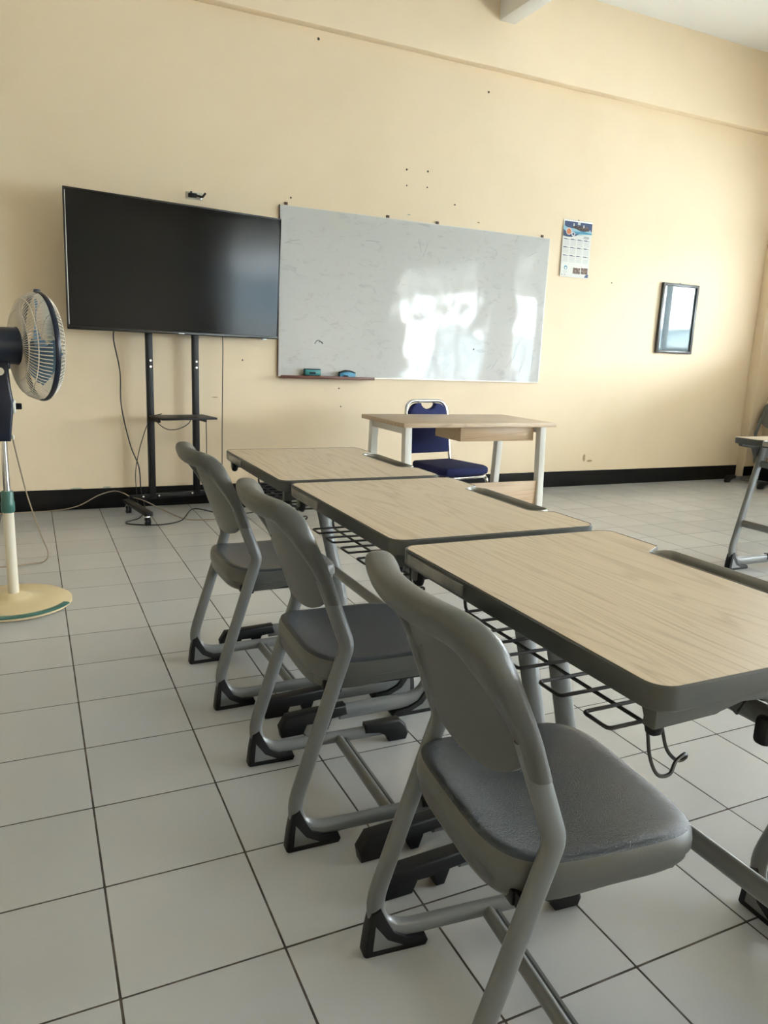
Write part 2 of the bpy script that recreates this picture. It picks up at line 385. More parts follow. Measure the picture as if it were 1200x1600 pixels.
# ------------------------------------------------------------------ student desk (local: x from sitter's edge, y centred, z up)
DW, DD, DZ = 0.695, 0.535, 0.765
def desk_outline(inset=0.0, n=8):
    # counter-clockwise; right edge (x = DD) steps in for the pencil tray
    h = DW / 2 - inset; x0 = inset; x1 = DD - inset; xi = DD - 0.058 - inset; r = 0.032 - inset * 0.5
    pts = []
    def arc(cx, cy, rr, q0):
        for k in range(n + 1):
            q = math.radians(q0 + 90 * k / n); pts.append((cx + rr * math.cos(q), cy + rr * math.sin(q)))
    arc(x0 + r, -h + r, r, 180)
    arc(x1 - r, -h + r, r, 270)
    for sgn in (-1, 1):
        ys = (-0.195, -0.150) if sgn < 0 else (0.150, 0.195)
        for k in range(n + 1):
            t = k / n; s_ = t * t * (3 - 2 * t); x = (x1 + (xi - x1) * s_) if sgn < 0 else (xi + (x1 - xi) * s_)
            pts.append((x, ys[0] + (ys[1] - ys[0]) * t))
    arc(x1 - r, h - r, r, 0)
    arc(x0 + r, h - r, r, 90)
    return pts
def desk_leg_path(y):
    return fillet([(0.16, y, 0.046), (0.494, y, 0.046), (0.328, y, 0.735)], [0.095], 12)
def make_desk(label, group):
    t = thing('student_desk', label, 'desk', group=group)
    obj('desktop', MB().prism(desk_outline(0.004), DZ - 0.016, DZ, 'z', bev=0.0012, seg=1), LAMINATE, t)
    # moulded edge all around, a thin proud lip with a deeper skirt
    out, inn = desk_outline(0.0), desk_outline(0.0045)
    low = desk_outline(0.003); n = len(out); mb = MB()
    rings = [[(x, y, DZ - 0.0005) for x, y in inn], [(x, y, DZ + 0.0006) for x, y in desk_outline(0.0028)], [(x, y, DZ - 0.002) for x, y in out],
             [(x, y, DZ - 0.030) for x, y in out], [(x, y, DZ - 0.034) for x, y in low], [(x, y, DZ - 0.034) for x, y in desk_outline(0.014)], [(x, y, DZ - 0.017) for x, y in desk_outline(0.014)]]
    for r in rings: mb.v += r
    for i in range(len(rings) - 1):
        for k in range(n): mb.f.append((i * n + k, i * n + (k + 1) % n, (i + 1) * n + (k + 1) % n, (i + 1) * n + k))
    obj('edge_band', mb, EDGE, t)
    # pencil tray clipped into the notch
    poly = rrect(DD - 0.060, DD + 0.004, -0.165, 0.165, 0.022)
    tr = obj('pencil_tray', MB().prism(poly, DZ - 0.036, DZ - 0.026, 'z', bev=0.002), TRAY, t)
    rim = [(x, y, DZ - 0.0145) for x, y in rrect(DD - 0.057, DD + 0.003, -0.162, 0.162, 0.021)]
    obj('tray_rim', MB().sweep(rim, 0.0026, 0.0150, ref=(0, 0, 1), n=10, closed=True), RIM, tr)
    # frame
    for s in (-1, 1):
        y = s * 0.300
        leg = obj('leg', MB().sweep(desk_leg_path(y), 0.026, 0.0145, ref=(0, 1, 0), n=14), TUBE, t)
        tri = [(0.466, 0.105), (0.484, 0.092), (0.492, 0.050), (0.496, 0.004), (0.490, 0.0), (0.345, 0.0), (0.340, 0.010), (0.350, 0.022), (0.395, 0.026), (0.430, 0.044), (0.452, 0.075)]
        obj('foot_cap', MB().prism(tri, y - 0.019, y + 0.019, 'y', bev=0.003), RUBBER, leg)
        tin = [(0.474, 0.072), (0.478, 0.014), (0.405, 0.014), (0.444, 0.032)]
        obj('foot_inset', MB().prism(tin, y - 0.0196, y + 0.0196, 'y'), TUBE, leg)
        cap = [(-0.030, 0.0), (-0.036, 0.030), (-0.014, 0.066), (0.175, 0.074), (0.182, 0.040), (0.130, 0.034), (0.118, 0.0), (0.098, 0.0), (0.088, 0.028), (0.050, 0.028), (0.038, 0.0)]
        obj('toe_cap', MB().prism(cap, y - 0.019, y + 0.019, 'y', bev=0.007, seg=3), RUBBER, leg)
        # bracket from the leg to the underside with its arch
        ap = [(0.018, DZ - 0.036), (0.018, DZ - 0.064), (0.120, DZ - 0.062), (0.170, DZ - 0.052), (0.215, DZ - 0.056), (0.262, DZ - 0.085), (0.300, DZ - 0.150),
              (0.368, DZ - 0.150), (0.375, DZ - 0.110), (0.400, DZ - 0.064), (0.450, DZ - 0.052), (0.500, DZ - 0.050), (0.500, DZ - 0.036)]
        obj('side_apron', MB().prism(ap, y + s * 0.018 - 0.011, y + s * 0.018 + 0.011, 'y', bev=0.003), EDGE, t)
    obj('crossbar', MB().sweep([(0.428, -0.300, 0.275), (0.428, 0.300, 0.275)], 0.021, 0.014, ref=(1, 0, 0), n=14), TUBE, t)
    obj('upper_rail', MB().sweep([(0.352, -0.300, 0.615), (0.352, 0.300, 0.615)], 0.019, 0.012, ref=(1, 0, 0), n=12), TUBE, t)
    for s in (-1, 1):
        obj('corner_stop', MB().lathe([(0.004, -0.004), (0.010, 0.0), (0.012, 0.008), (0.012, 0.036)], 14, (0.030, s * 0.316, DZ - 0.074)), RUBBER, t)
    obj('stacking_stop', MB().box(0.232, 0.252, -0.327, -0.303, DZ - 0.135, DZ - 0.092, bev=0.008), RUBBER, t)
    # name strip on the sitter's edge
    obj('name_strip', MB().box(-0.0035, 0.001, 0.10, 0.305, DZ - 0.027, DZ - 0.007, bev=0.001), TRAYCLEAR, t)
    # wire book basket
    bw = MB(); r = 0.0029; zb = DZ - 0.112
    ys = [-0.235 + k * 0.47 / 9 for k in range(10)]
    for k in range(0, 10, 2):
        loop = fillet([(0.37, ys[k], DZ - 0.055), (0.345, ys[k], zb), (0.035, ys[k], zb), (0.035, ys[k + 1], zb), (0.345, ys[k + 1], zb), (0.37, ys[k + 1], DZ - 0.055)], [0.02, 0.008, 0.008, 0.02], 3)
        bw.sweep(loop, r, n=6)
    for x in (0.105, 0.22, 0.335):
        bw.sweep(fillet([(x, -0.262, DZ - 0.045), (x, -0.255, zb - 2 * r), (x, 0.255, zb - 2 * r), (x, 0.262, DZ - 0.045)], [0.02, 0.02], 3), r * 1.15, n=6)
    obj('wire_basket', bw, WIRE, t)
    # bag hook under the near end
    hk = spline([(0.060, -0.262, DZ - 0.055), (0.052, -0.285, DZ - 0.085), (0.036, -0.310, DZ - 0.112), (0.040, -0.322, DZ - 0.132), (0.058, -0.325, DZ - 0.134), (0.072, -0.320, DZ - 0.122), (0.088, -0.318, DZ - 0.116),
                 (0.094, -0.316, DZ - 0.122), (0.086, -0.314, DZ - 0.127), (0.074, -0.312, DZ - 0.120), (0.068, -0.305, DZ - 0.108), (0.072, -0.290, DZ - 0.085), (0.078, -0.268, DZ - 0.055)], 5)
    obj('bag_hook', MB().sweep(hk, 0.0026, n=6), WIRE, t)
    tl = [(0.235, -0.250, DZ - 0.098), (0.285, -0.250, DZ - 0.104), (0.265, -0.252, DZ - 0.122)]
    obj('wire_loop', MB().sweep(tl, 0.003, n=6, closed=True), WIRE, t)
    return t
TRAYCLEAR = mat('clear_name_strip', (0.30, 0.295, 0.275), 0.22, spec=0.7, var=(9, (0.22, 0.215, 0.20), 0.45, 0.6))
X_DESK = 0.565
desk_specs = [('student desk with wood-grain top nearest the camera, filling the right side', (X_DESK, -0.247, 0), 0.0),
              ('middle of the three student desks lined up in a row', (X_DESK + 0.004, 0.483, 0), 0.0),
              ('farthest of the three lined-up student desks, nearest the teacher desk', (X_DESK - 0.008, 1.213, 0), 0.0),
              ('student desk cut off by the right edge, its curved leg in the open floor', (3.985, 1.385, 0), math.pi)]
desk0 = None
for lab, loc, rz in desk_specs:
    if desk0 is None: d = desk0 = make_desk(lab, 'student desks')
    else: d = copy_tree(desk0); d['label'] = lab
    d.location = loc; d.rotation_euler.z = rz

# ------------------------------------------------------------------ student chair (local: x forward from the rear foot, y centred)
def make_chair(label, group):
    t = thing('student_chair', label, 'chair', group=group)
    TY = 0.193
    for s in (-1, 1):
        y = s * TY
        path = fillet([(0.455, y, 0.040), (-0.006, y, 0.040), (0.136, y, 0.490), (0.0755, y, 0.655)], [0.085, 0.05], 10)
        lg = obj('leg', MB().sweep(path, 0.0185, 0.0125, ref=(0, 1, 0), n=14), TUBE, t)
        tri = [(0.028, 0.104), (0.010, 0.094), (0.002, 0.050), (-0.003, 0.004), (0.002, 0.0), (0.125, 0.0), (0.130, 0.010), (0.124, 0.024), (0.085, 0.028), (0.058, 0.046), (0.042, 0.074)]
        obj('foot_cap', MB().prism(tri, y - 0.016, y + 0.016, 'y', bev=0.003), RUBBER, lg)
        obj('foot_inset', MB().prism([(0.018, 0.068), (0.014, 0.014), (0.076, 0.014), (0.044, 0.032)], y - 0.0166, y + 0.0166, 'y'), TUBE, lg)
        cap = [(0.345, 0.068), (0.345, 0.040), (0.392, 0.034), (0.415, 0.020), (0.425, 0.0), (0.480, 0.0), (0.487, 0.020), (0.478, 0.048), (0.455, 0.070)]
        obj('toe_cap', MB().prism(cap, y - 0.017, y + 0.017, 'y', bev=0.008, seg=3), RUBBER, lg)
    obj('floor_crossbar', MB().sweep([(0.265, -TY, 0.034), (0.265, TY, 0.034)], 0.0125, 0.016, ref=(0, 0, 1), n=12).box(0.282, 0.288, -TY, TY, 0.026, 0.040), TUBE, t)
    obj('seat_bracket', MB().box(0.09, 0.38, -0.17, -0.145, 0.374, 0.400, bev=0.004).box(0.09, 0.38, 0.145, 0.17, 0.374, 0.400, bev=0.004).box(0.095, 0.130, -0.185, 0.185, 0.372, 0.398, bev=0.004), RUBBER, t)
    # seat: rings of a rounded square, dished, with a rolled edge
    ax, by, cx = 0.190, 0.194, 0.246; NQ = 72
    def outline(q, e):
        c, s_ = math.cos(q), math.sin(q)
        return math.copysign(abs(c) ** (2 / e), c), math.copysign(abs(s_) ** (2 / e), s_)
    def top(xn, yn):
        return 0.446 - 0.010 * (1 - xn * xn) * (1 - yn * yn) + 0.042 * max(0, -xn - 0.30) ** 2 - 0.022 * max(0, xn - 0.45) ** 2 + 0.006 * yn ** 4
    rings = [(r, 0, False) for r in (0.0, 0.2, 0.4, 0.58, 0.72, 0.82, 0.89)] + [(0.94, 0.002, False), (0.972, 0.007, False), (0.992, 0.016, False), (1.0, 0.028, False),
             (0.999, 0.040, True), (0.975, 0.042, True), (0.972, 0.056, True), (0.95, 0.063, True), (0.88, 0.063, True), (0.0, 0.052, True)]
    mb = MB()
    for r, dz, low in rings:
        for k in range(NQ):
            ox, oy = outline(2 * math.pi * k / NQ, 4.6)
            xn, yn = ox * r, oy * r
            wy = by * (1.0 - 0.035 * max(0, -xn))
            zt = top(xn * 0.97, yn * 0.97)
            dep = dz * (1.0 + 0.25 * max(0.0, -ox))
            mb.v.append((cx + ax * xn, wy * yn, zt - dep))
    for i in range(len(rings) - 1):
        for k in range(NQ): mb.f.append((i * NQ + k, i * NQ + (k + 1) % NQ, (i + 1) * NQ + (k + 1) % NQ, (i + 1) * NQ + k))
    seat = obj('seat', mb, PLASTIC, t, angle=50)
    seat.data.materials.append(SEATPL)
    for p in seat.data.polygons:
        if min(p.vertices) < 8 * NQ: p.material_index = 1
    # backrest: curved panel with a thick rolled rim that sleeves over the tubes
    def Xb(z): return 0.131 - (z - 0.50) * 0.355
    def bulge(y): return -0.040 * (1 - min(1, abs(y) / TY) ** 2.0)
    pts2 = fillet([(0, -TY, 0.597), (0, -TY - 0.002, 0.797), (0, TY + 0.002, 0.797), (0, TY, 0.597)], [0.066, 0.066], 14)
    dense = []
    for a, b in zip(pts2, pts2[1:]):
        n = max(1, int((b - a).length / 0.012))
        dense += [a.lerp(b, k / n) for k in range(n)]
    dense.append(pts2[-1]); mb = MB(); NS = 24; cnt = 0
    for i, q in enumerate(dense):
        y, z = q.y, q.z; k = max(0.0, min(1.0, (z - 0.64) / 0.145)); k = k * k * (3 - 2 * k)
        tt = (dense[min(i + 1, len(dense) - 1)] - dense[max(i - 1, 0)]).normalized()
        ty, tz = tt.y, tt.z
        wy, wz = -tz, ty                       # in-plane direction pointing to the outer side of the rim
        mid = (Xb(z) + bulge(y))
        for c in range(NS):
            ang = 2 * math.pi * c / NS; ca, sa = math.cos(ang), math.sin(ang)
            e = 2 / 2.7; ua = math.copysign(abs(ca) ** e, ca); ub = math.copysign(abs(sa) ** e, sa)
            wid = 0.0245 + 0.002 * k
            off = ub * (0.0165 + 0.0105 * k) - 0.021 * k          # the top rolls back into a thick lip
            yy, zz = y + wy * ua * wid, z + wz * ua * wid
            mb.v.append((Xb(zz) + bulge(max(-TY, min(TY, yy))) * k + bulge(y) * (1 - k) + off, yy, zz))
        cnt += 1
    for i in range(cnt - 1):
        for c in range(NS): mb.f.append((i * NS + c, i * NS + (c + 1) % NS, (i + 1) * NS + (c + 1) % NS, (i + 1) * NS + c))
    mb.f.append(tuple(range(NS))); mb.f.append(tuple((cnt - 1) * NS + c for c in range(NS)))
    obj('back_rim', mb, PLASTIC, t, angle=50)
    def sheet(off):
        def fn(u, v):
            y = (u * 2 - 1) * (TY - 0.001); un = abs(y) / TY
            zb = 0.545 + 0.075 * un ** 3.2; rr = 0.060; ztop = 0.797 - rr + math.sqrt(max(0.0, rr * rr - max(0.0, abs(y) - (TY - rr)) ** 2)); z = zb + (ztop - zb) * v
            return (Xb(z) + bulge(y) + off, y, z)
        return fn
    NU, NV = 28, 14; mb = MB().grid(sheet(-0.004), NU, NV); nb = len(mb.v); mb.grid(sheet(0.006), NU, NV)
    for i in range(NU):
        for j in (0, NV):
            a = i * (NV + 1) + j; mb.f.append((a, a + NV + 1, a + NV + 1 + nb, a + nb))
    for i in (0, NU):
        for j in range(NV):
            a = i * (NV + 1) + j; mb.f.append((a, a + 1, a + 1 + nb, a + nb))
    bk = obj('back_panel', mb, PLASTIC, t, angle=50)
    def on_back(y, z, off): return (Xb(z) + bulge(y) + off, y, z)
    ring = [on_back(0.122 + 0.017 * math.cos(q), 0.733 + 0.008 * math.sin(q), -0.006) for q in [2 * math.pi * k / 18 for k in range(18)]]
    obj('vent_ring', MB().sweep(ring, 0.0025, n=6, closed=True), PLASTIC, bk)
    obj('moulded_mark', MB().grid(lambda u, v: on_back(0.118 - 0.022 * u, 0.625 + 0.035 * v, -0.0050), 3, 2), EDGE, bk)
    obj('rivet', MB().lathe([(0.001, -0.002), (0.003, 0.0), (0.003, 0.002)], 8, on_back(0.03, 0.70, -0.006), 'x'), TUBE, bk)
    return t
chair_specs = [('grey plastic student chair closest to the camera, at the nearest desk', (0.421, -0.264, 0), math.radians(-5.4)),
               ('middle grey student chair of the row of three on the left', (0.402, 0.470, 0), math.radians(-2.0)),
               ('farthest grey student chair of the row of three, nearest the screen stand', (0.392, 1.214, 0), math.radians(1)),
               ('grey chair mostly out of frame, only its foot beside the nearest desk', (1.462, -0.268, 0), math.radians(-93)),
               ('grey chair standing in the far right corner by the pilaster', (6.735, 3.87, 0), math.pi)]
chair0 = None
for lab, loc, rz in chair_specs:
    if chair0 is None: c = chair0 = make_chair(lab, 'student chairs')
    else: c = copy_tree(chair0); c['label'] = lab
    c.location = loc; c.rotation_euler.z = rz

# ------------------------------------------------------------------ teacher desk
td = thing('teacher_desk', 'pale wood teacher desk with white metal legs in front of the whiteboard', 'desk', (1.86, 2.66, 0), 0.0)
TW, TD, TZ = 1.095, 0.62, 0.748
obj('tabletop', MB().box(0, TW, 0, TD, TZ - 0.026, TZ, bev=0.0015), TEACHWOOD, td)
for x in (0.035, TW - 0.085):
    for yt, yb_ in ((0.05, 0.012), (TD - 0.10, TD - 0.062)):
        poly = [(yt, TZ - 0.0265), (yt + 0.05, TZ - 0.0265), (yb_ + 0.05, 0), (yb_, 0)]
        obj('leg', MB().prism(poly, x, x + 0.045, 'x', bev=0.003), WHITEMETAL, td)
    obj('top_bar', MB().box(x + 0.001, x + 0.044, 0.10, TD - 0.10, TZ - 0.07, TZ - 0.0265, bev=0.002), WHITEMETAL, td)
obj('modesty_panel', MB().box(0.082, TW - 0.087, 0.045, 0.062, 0.10, 0.368, bev=0.001), DRAWERWOOD, td)
dr = obj('drawer_box', MB().box(0.445, 0.995, 0.10, 0.42, 0.625, TZ - 0.0265, bev=0.0015), DRAWERWOOD, td)

# ------------------------------------------------------------------ blue banquet chair behind the teacher desk
bc = thing('banquet_chair', 'chrome framed banquet chair with navy blue padding behind the teacher desk', 'chair', (2.425, 3.335, 0), math.radians(9))
# local: faces -y, back at y = 0
def bc_back_y(z): return 0.03 + (z - 0.45) * 0.16
bp_ = fillet([(-0.185, 0.06, 0.0), (-0.185, 0.02, 0.42), (-0.175, bc_back_y(0.828), 0.828), (0.175, bc_back_y(0.828), 0.828), (0.185, 0.02, 0.42), (0.185, 0.06, 0.0)], [0.1, 0.085, 0.085, 0.1], 8)
obj('back_frame', MB().sweep(bp_, 0.0125, n=12), CHROME, bc)
# upholstered back with the hand slot at the top
def pad_outline():
    pts = [(-0.155, 0.475), (0.155, 0.475), (0.165, 0.52)]
    for k in range(9):
        q = math.radians(90 * k / 8); pts.append((0.085 + 0.075 * math.cos(q), 0.738 + 0.075 * math.sin(q)))
    for k in range(9):
        q = math.pi * k / 8; pts.append((0.062 * math.cos(q), 0.815 - 0.042 * math.sin(q)))
    for k in range(9):
        q = math.radians(90 + 90 * k / 8); pts.append((-0.085 + 0.075 * math.cos(q), 0.738 + 0.075 * math.sin(q)))
    pts.append((-0.165, 0.52)); return pts
mb = MB().prism(pad_outline(), -0.026, 0.014, 'y', bev=0.010, seg=3)
mb.v = [(x, y + bc_back_y(z) - 0.004, z) for x, y, z in mb.v]
obj('back_pad', mb, BLUE, bc)
poly = [( -0.155, 0.005), (0.155, 0.005), (0.178, -0.05), (0.200, -0.34), (0.175, -0.40), (0.10, -0.415), (-0.10, -0.415), (-0.175, -0.40), (-0.200, -0.34), (-0.178, -0.05)]
obj('seat_pad', MB().prism(poly, 0.374, 0.431, 'z', bev=0.022, seg=4), BLUE, bc)
fp = fillet([(-0.175, 0.03, 0.362), (-0.182, -0.39, 0.362), (0.182, -0.39, 0.362), (0.175, 0.03, 0.362)], [0.05, 0.05], 6)
obj('seat_frame', MB().sweep(fp, 0.011, n=10), CHROME, bc)
for s in (-1, 1):
    lp = fillet([(s * 0.178, -0.33, 0.362), (s * 0.180, -0.385, 0.348), (s * 0.185, -0.42, 0.012)], [0.03], 6)
    lg = obj('front_leg', MB().sweep(lp, 0.0115, n=10), CHROME, bc)
    obj('glide', MB().lathe([(0.014, 0.0), (0.016, 0.004), (0.016, 0.02), (0.013, 0.024)], 12, (s * 0.185, -0.42, 0)), RUBBER, lg)
obj('stretcher', MB().sweep([(-0.183, -0.40, 0.25), (0.183, -0.40, 0.25)], 0.007, n=8).sweep([(-0.184, -0.40, 0.20), (-0.185, 0.035, 0.20)], 0.007, n=8).sweep([(0.184, -0.40, 0.20), (0.185, 0.035, 0.20)], 0.007, n=8), CHROME, bc)

# ------------------------------------------------------------------ whiteboard with tray and dusters
def board_mat():
    m_ = mat('glossy_whiteboard', (0.54, 0.545, 0.54), 0.06, spec=0.26); nt = m_.node_tree; b = nt.nodes['Principled BSDF']; tc = nt.nodes['Texture Coordinate']
    # rubbed-off ink: streaky grey smears, heavier near the top and the ends
    mp = nt.nodes.new('ShaderNodeMapping'); mp.inputs['Scale'].default_value = (2.4, 1, 5.5); mp.inputs['Rotation'].default_value = (0, 0.6, 0); nt.links.new(tc.outputs['Object'], mp.inputs['Vector'])
    n1 = nt.nodes.new('ShaderNodeTexNoise'); n1.inputs['Scale'].default_value = 3.0; n1.inputs['Detail'].default_value = 9; n1.inputs['Roughness'].default_value = 0.72; n1.inputs['Distortion'].default_value = 1.2
    nt.links.new(mp.outputs[0], n1.inputs['Vector'])
    r = nt.nodes.new('ShaderNodeValToRGB'); e = r.color_ramp.elements; e[0].position = 0.28; e[0].color = (0.42, 0.42, 0.425, 1); e[1].position = 0.46; e[1].color = (0.545, 0.55, 0.545, 1)
    nt.links.new(n1.outputs['Fac'], r.inputs['Fac']); nt.links.new(r.outputs['Color'], b.inputs['Base Color'])
    n2 = nt.nodes.new('ShaderNodeTexNoise'); n2.inputs['Scale'].default_value = 2.6; n2.inputs['Detail'].default_value = 1.5; nt.links.new(tc.outputs['Object'], n2.inputs['Vector'])
    bp = nt.nodes.new('ShaderNodeBump'); bp.inputs['Strength'].default_value = 0.55; bp.inputs['Distance'].default_value = 0.012
    nt.links.new(n2.outputs['Fac'], bp.inputs['Height']); nt.links.new(bp.outputs['Normal'], b.inputs['Normal'])
    return m_
BX0, BX1, BZ0, BZ1 = 1.583, 3.953, 0.943, 2.144
wb = thing('whiteboard', 'large glossy smudged whiteboard mounted on the cream wall', 'whiteboard', ((BX0 + BX1) / 2, YW, BZ0))
hw, hh = (BX1 - BX0) / 2, BZ1 - BZ0
obj('board', MB().box(-hw + 0.004, hw - 0.004, -0.019, -0.001, 0.004, hh - 0.004), board_mat(), wb)
BOARDEDGE = mat('brown_board_edge', (0.10, 0.055, 0.035), 0.5); ALU = mat('aluminium_edge', (0.62, 0.61, 0.58), 0.35, metal=0.6)
obj('side_edge', MB().box(-hw, -hw + 0.004, -0.020, -0.001, 0, hh), BOARDEDGE, wb); obj('side_edge', MB().box(hw - 0.004, hw, -0.020, -0.001, 0, hh), ALU, wb)
obj('top_edge', MB().box(-hw + 0.004, hw - 0.004, -0.020, -0.001, hh - 0.004, hh), ALU, wb); obj('bottom_edge', MB().box(-hw + 0.004, hw - 0.004, -0.020, -0.001, 0, 0.004), ALU, wb)
for x in (-1.135, -0.33, 0.10, 1.11):
    obj('mounting_tab', MB().box(x - 0.012, x + 0.012, -0.014, -0.001, hh - 0.002, hh + 0.022, bev=0.002), BOARDEDGE, wb)
SMEAR = mat('grey_ink_smear', (0.36, 0.36, 0.37), 0.4)
INK = mat('dry_marker_ink', (0.03, 0.03, 0.035), 0.6)
sq = spline([(-0.900, -0.0194, 0.245), (-0.885, -0.0194, 0.268), (-0.865, -0.0194, 0.272), (-0.850, -0.0194, 0.262), (-0.835, -0.0194, 0.248), (-0.845, -0.0194, 0.262), (-0.868, -0.0194, 0.262)], 6)
obj('ink_squiggle', MB().sweep(sq, 0.0026, 0.0008, ref=(0, 1, 0), n=6), INK, wb)
obj('ink_dot', MB().lathe([(0.008, -0.0004), (0.008, 0.0004)], 10, (0.50, -0.0194, 0.26), 'y'), INK, wb)
for x, z, l, a in [(0.03, 0.46, 0.03, 1.4), (-0.22, 0.74, 0.035, 1.2), (0.72, 0.15, 0.10, 1.0), (0.66, 0.12, 0.06, 0.6), (0.98, 0.10, 0.09, 1.3), (1.10, 0.18, 0.16, 1.5), (0.0, 1.00, 0.11, 1.25), (-0.05, 1.02, 0.09, 1.9),
                   (-1.09, 0.96, 0.12, 0.3), (-0.45, 1.02, 0.12, 0.0), (1.02, 1.06, 0.10, 0.5), (0.86, 0.16, 0.10, 1.0), (0.9, 0.2, 0.08, 1.1)]:
    dx, dz = math.cos(a) * l / 2, math.sin(a) * l / 2
    obj('ink_smear', MB().sweep(spline([(x - dx, -0.0193, z - dz), (x + 0.004, -0.0193, z + 0.004), (x + dx, -0.0193, z + dz)], 4), 0.0022, 0.0004, ref=(0, 1, 0), n=6), SMEAR, wb)
TRAYWOOD = mat('red_brown_tray', (0.13, 0.045, 0.028), 0.45)
obj('pen_tray', MB().box(-hw + 0.005, -hw + 0.765, -0.075, -0.0205, -0.012, -0.002, bev=0.002).box(-hw + 0.005, -hw + 0.765, -0.0795, -0.0745, -0.012, 0.010, bev=0.002), TRAYWOOD, wb)
TEAL = mat('teal_duster_plastic', (0.02, 0.19, 0.20), 0.4); SKYB = mat('blue_duster_plastic', (0.06, 0.26, 0.44), 0.4); FELT = mat('dark_felt', (0.012, 0.03, 0.045), 0.95)
zt = BZ0 - 0.0018
e1 = thing('board_duster', 'teal boxy whiteboard duster on the left of the pen tray', 'duster', (1.842, YW - 0.048, zt), 0.03, 'dusters on the pen tray')
obj('grip', MB().box(-0.064, 0.064, -0.022, 0.022, 0.016, 0.058, bev=0.006), TEAL, e1); obj('felt', MB().box(-0.060, 0.060, -0.020, 0.020, 0.0, 0.0165, bev=0.002), FELT, e1)
obj('top_plate', MB().box(-0.062, 0.062, -0.020, 0.020, 0.0575, 0.063, bev=0.002), FELT, e1)
obj('grip_notch', MB().box(-0.030, 0.020, -0.0235, -0.0215, 0.024, 0.040, bev=0.0008), FELT, e1)
e2 = thing('board_duster', 'blue rounded whiteboard duster on the right of the pen tray', 'duster', (2.127, YW - 0.048, zt), -0.02, 'dusters on the pen tray')
arch = [(-0.064, 0.0), (-0.064, 0.030)] + [(-0.064 + 0.128 * k / 10, 0.030 + 0.020 * math.sin(math.pi * k / 10) + 0.004) for k in range(11)] + [(0.064, 0.030), (0.064, 0.0)]
obj('grip', MB().prism([(-0.064, 0.0), (-0.064, 0.034)] + [(-0.064 + 0.128 * k / 10, 0.034 + 0.016 * math.sin(math.pi * k / 10)) for k in range(1, 10)] + [(0.064, 0.034), (0.064, 0.0)], -0.022, 0.022, 'y', bev=0.004), SKYB, e2)
obj('top_pad', MB().prism([(-0.062, 0.036)] + [(-0.062 + 0.124 * k / 10, 0.037 + 0.017 * math.sin(math.pi * k / 10)) for k in range(1, 10)] + [(0.062, 0.036)] + [(0.062 - 0.124 * k / 10, 0.044 + 0.017 * math.sin(math.pi * k / 10)) for k in range(0, 11)], -0.021, 0.021, 'y'), FELT, e2)
obj('felt', MB().box(-0.04, 0.0, -0.0232, -0.0205, 0.0, 0.022), FELT, e2)

# ------------------------------------------------------------------ television and its stand (same turn, about 10 degrees)
TA = 0.175; TVC = Vector((0.148, 3.902, 2.035)); Dv = Vector((math.cos(TA), math.sin(TA), 0)); Nv = Vector((-math.sin(TA), math.cos(TA), 0))
TILT = -0.04; Uv = Vector((0, 0, 1)) * math.cos(TILT) + Nv * math.sin(TILT)
TVW, TVH = 1.45, 0.828
tv = thing('television', 'large black flat-screen television leaning slightly forward, on a tall stand', 'television', TVC + Dv * (TVW / 2) - Uv * TVH)
tv.rotation_euler = Matrix((Dv, Dv.cross(Uv) * -1, Uv)).transposed().to_euler()
# local: x along the screen, y away from the viewer, z up from the lower edge
obj('housing', MB().box(-TVW / 2 + 0.002, TVW / 2 - 0.002, 0.006, 0.030, 0.002, TVH - 0.002, bev=0.006).box(-0.42, 0.42, 0.030, 0.036, 0.10, 0.52, bev=0.002), BEZEL, tv)
bz = MB(); w = 0.009
bz.box(-TVW / 2, TVW / 2, 0, 0.010, TVH - w, TVH, bev=0.002).box(-TVW / 2, TVW / 2, 0, 0.012, 0, 0.020, bev=0.003)
bz.box(-TVW / 2, -TVW / 2 + w, 0, 0.010, 0.02, TVH - w, bev=0.002).box(TVW / 2 - w, TVW / 2, 0, 0.010, 0.02, TVH - w, bev=0.002)
obj('bezel', bz, BEZEL, tv)
obj('screen', MB().box(-TVW / 2 + w, TVW / 2 - w, 0.004, 0.0065, 0.020, TVH - w), SCREEN, tv)
obj('silver_trim', MB().box(-TVW / 2 + w, -TVW / 2 + w + 0.003, 0.0005, 0.004, 0.03, TVH - w - 0.01), SILVER, tv)
obj('sensor', MB().box(-0.02, 0.02, -0.001, 0.003, 0.004, 0.010, bev=0.001).box(0.60, 0.635, 0.0, 0.02, -0.008, 0.0, bev=0.002), SILVER, tv)

st = thing('television_stand', 'black wheeled television stand with two posts and a small shelf', 'stand', (TVC.x, TVC.y, 0), TA)
for s in (0.518, 0.838):
    ps = obj('post', MB().box(s - 0.022, s + 0.022, 0.070, 0.100, 0.085, 1.62, bev=0.003), DARKMETAL, st)
    for z in (1.06, 1.02, 1.13):
        if z < 1.1: obj('bolt', MB().lathe([(0.0075, -0.003), (0.0075, 0.0), (0.005, 0.001)], 12, (s + 0.004, 0.070, z - 0.03), 'y'), CHROME, ps)
obj('mount_plate', MB().box(0.46, 0.90, 0.0655, 0.0695, 1.36, 1.62, bev=0.001), DARKMETAL, st)
obj('lower_bar', MB().box(0.36, 0.98, 0.072, 0.098, 0.085, 0.120, bev=0.002), DARKMETAL, st)
for x in (0.45, 0.56, 0.80, 0.93): obj('bolt', MB().lathe([(0.007, -0.004), (0.007, 0.0), (0.004, 0.001)], 10, (x, 0.072, 0.108), 'y'), CHROME, st)
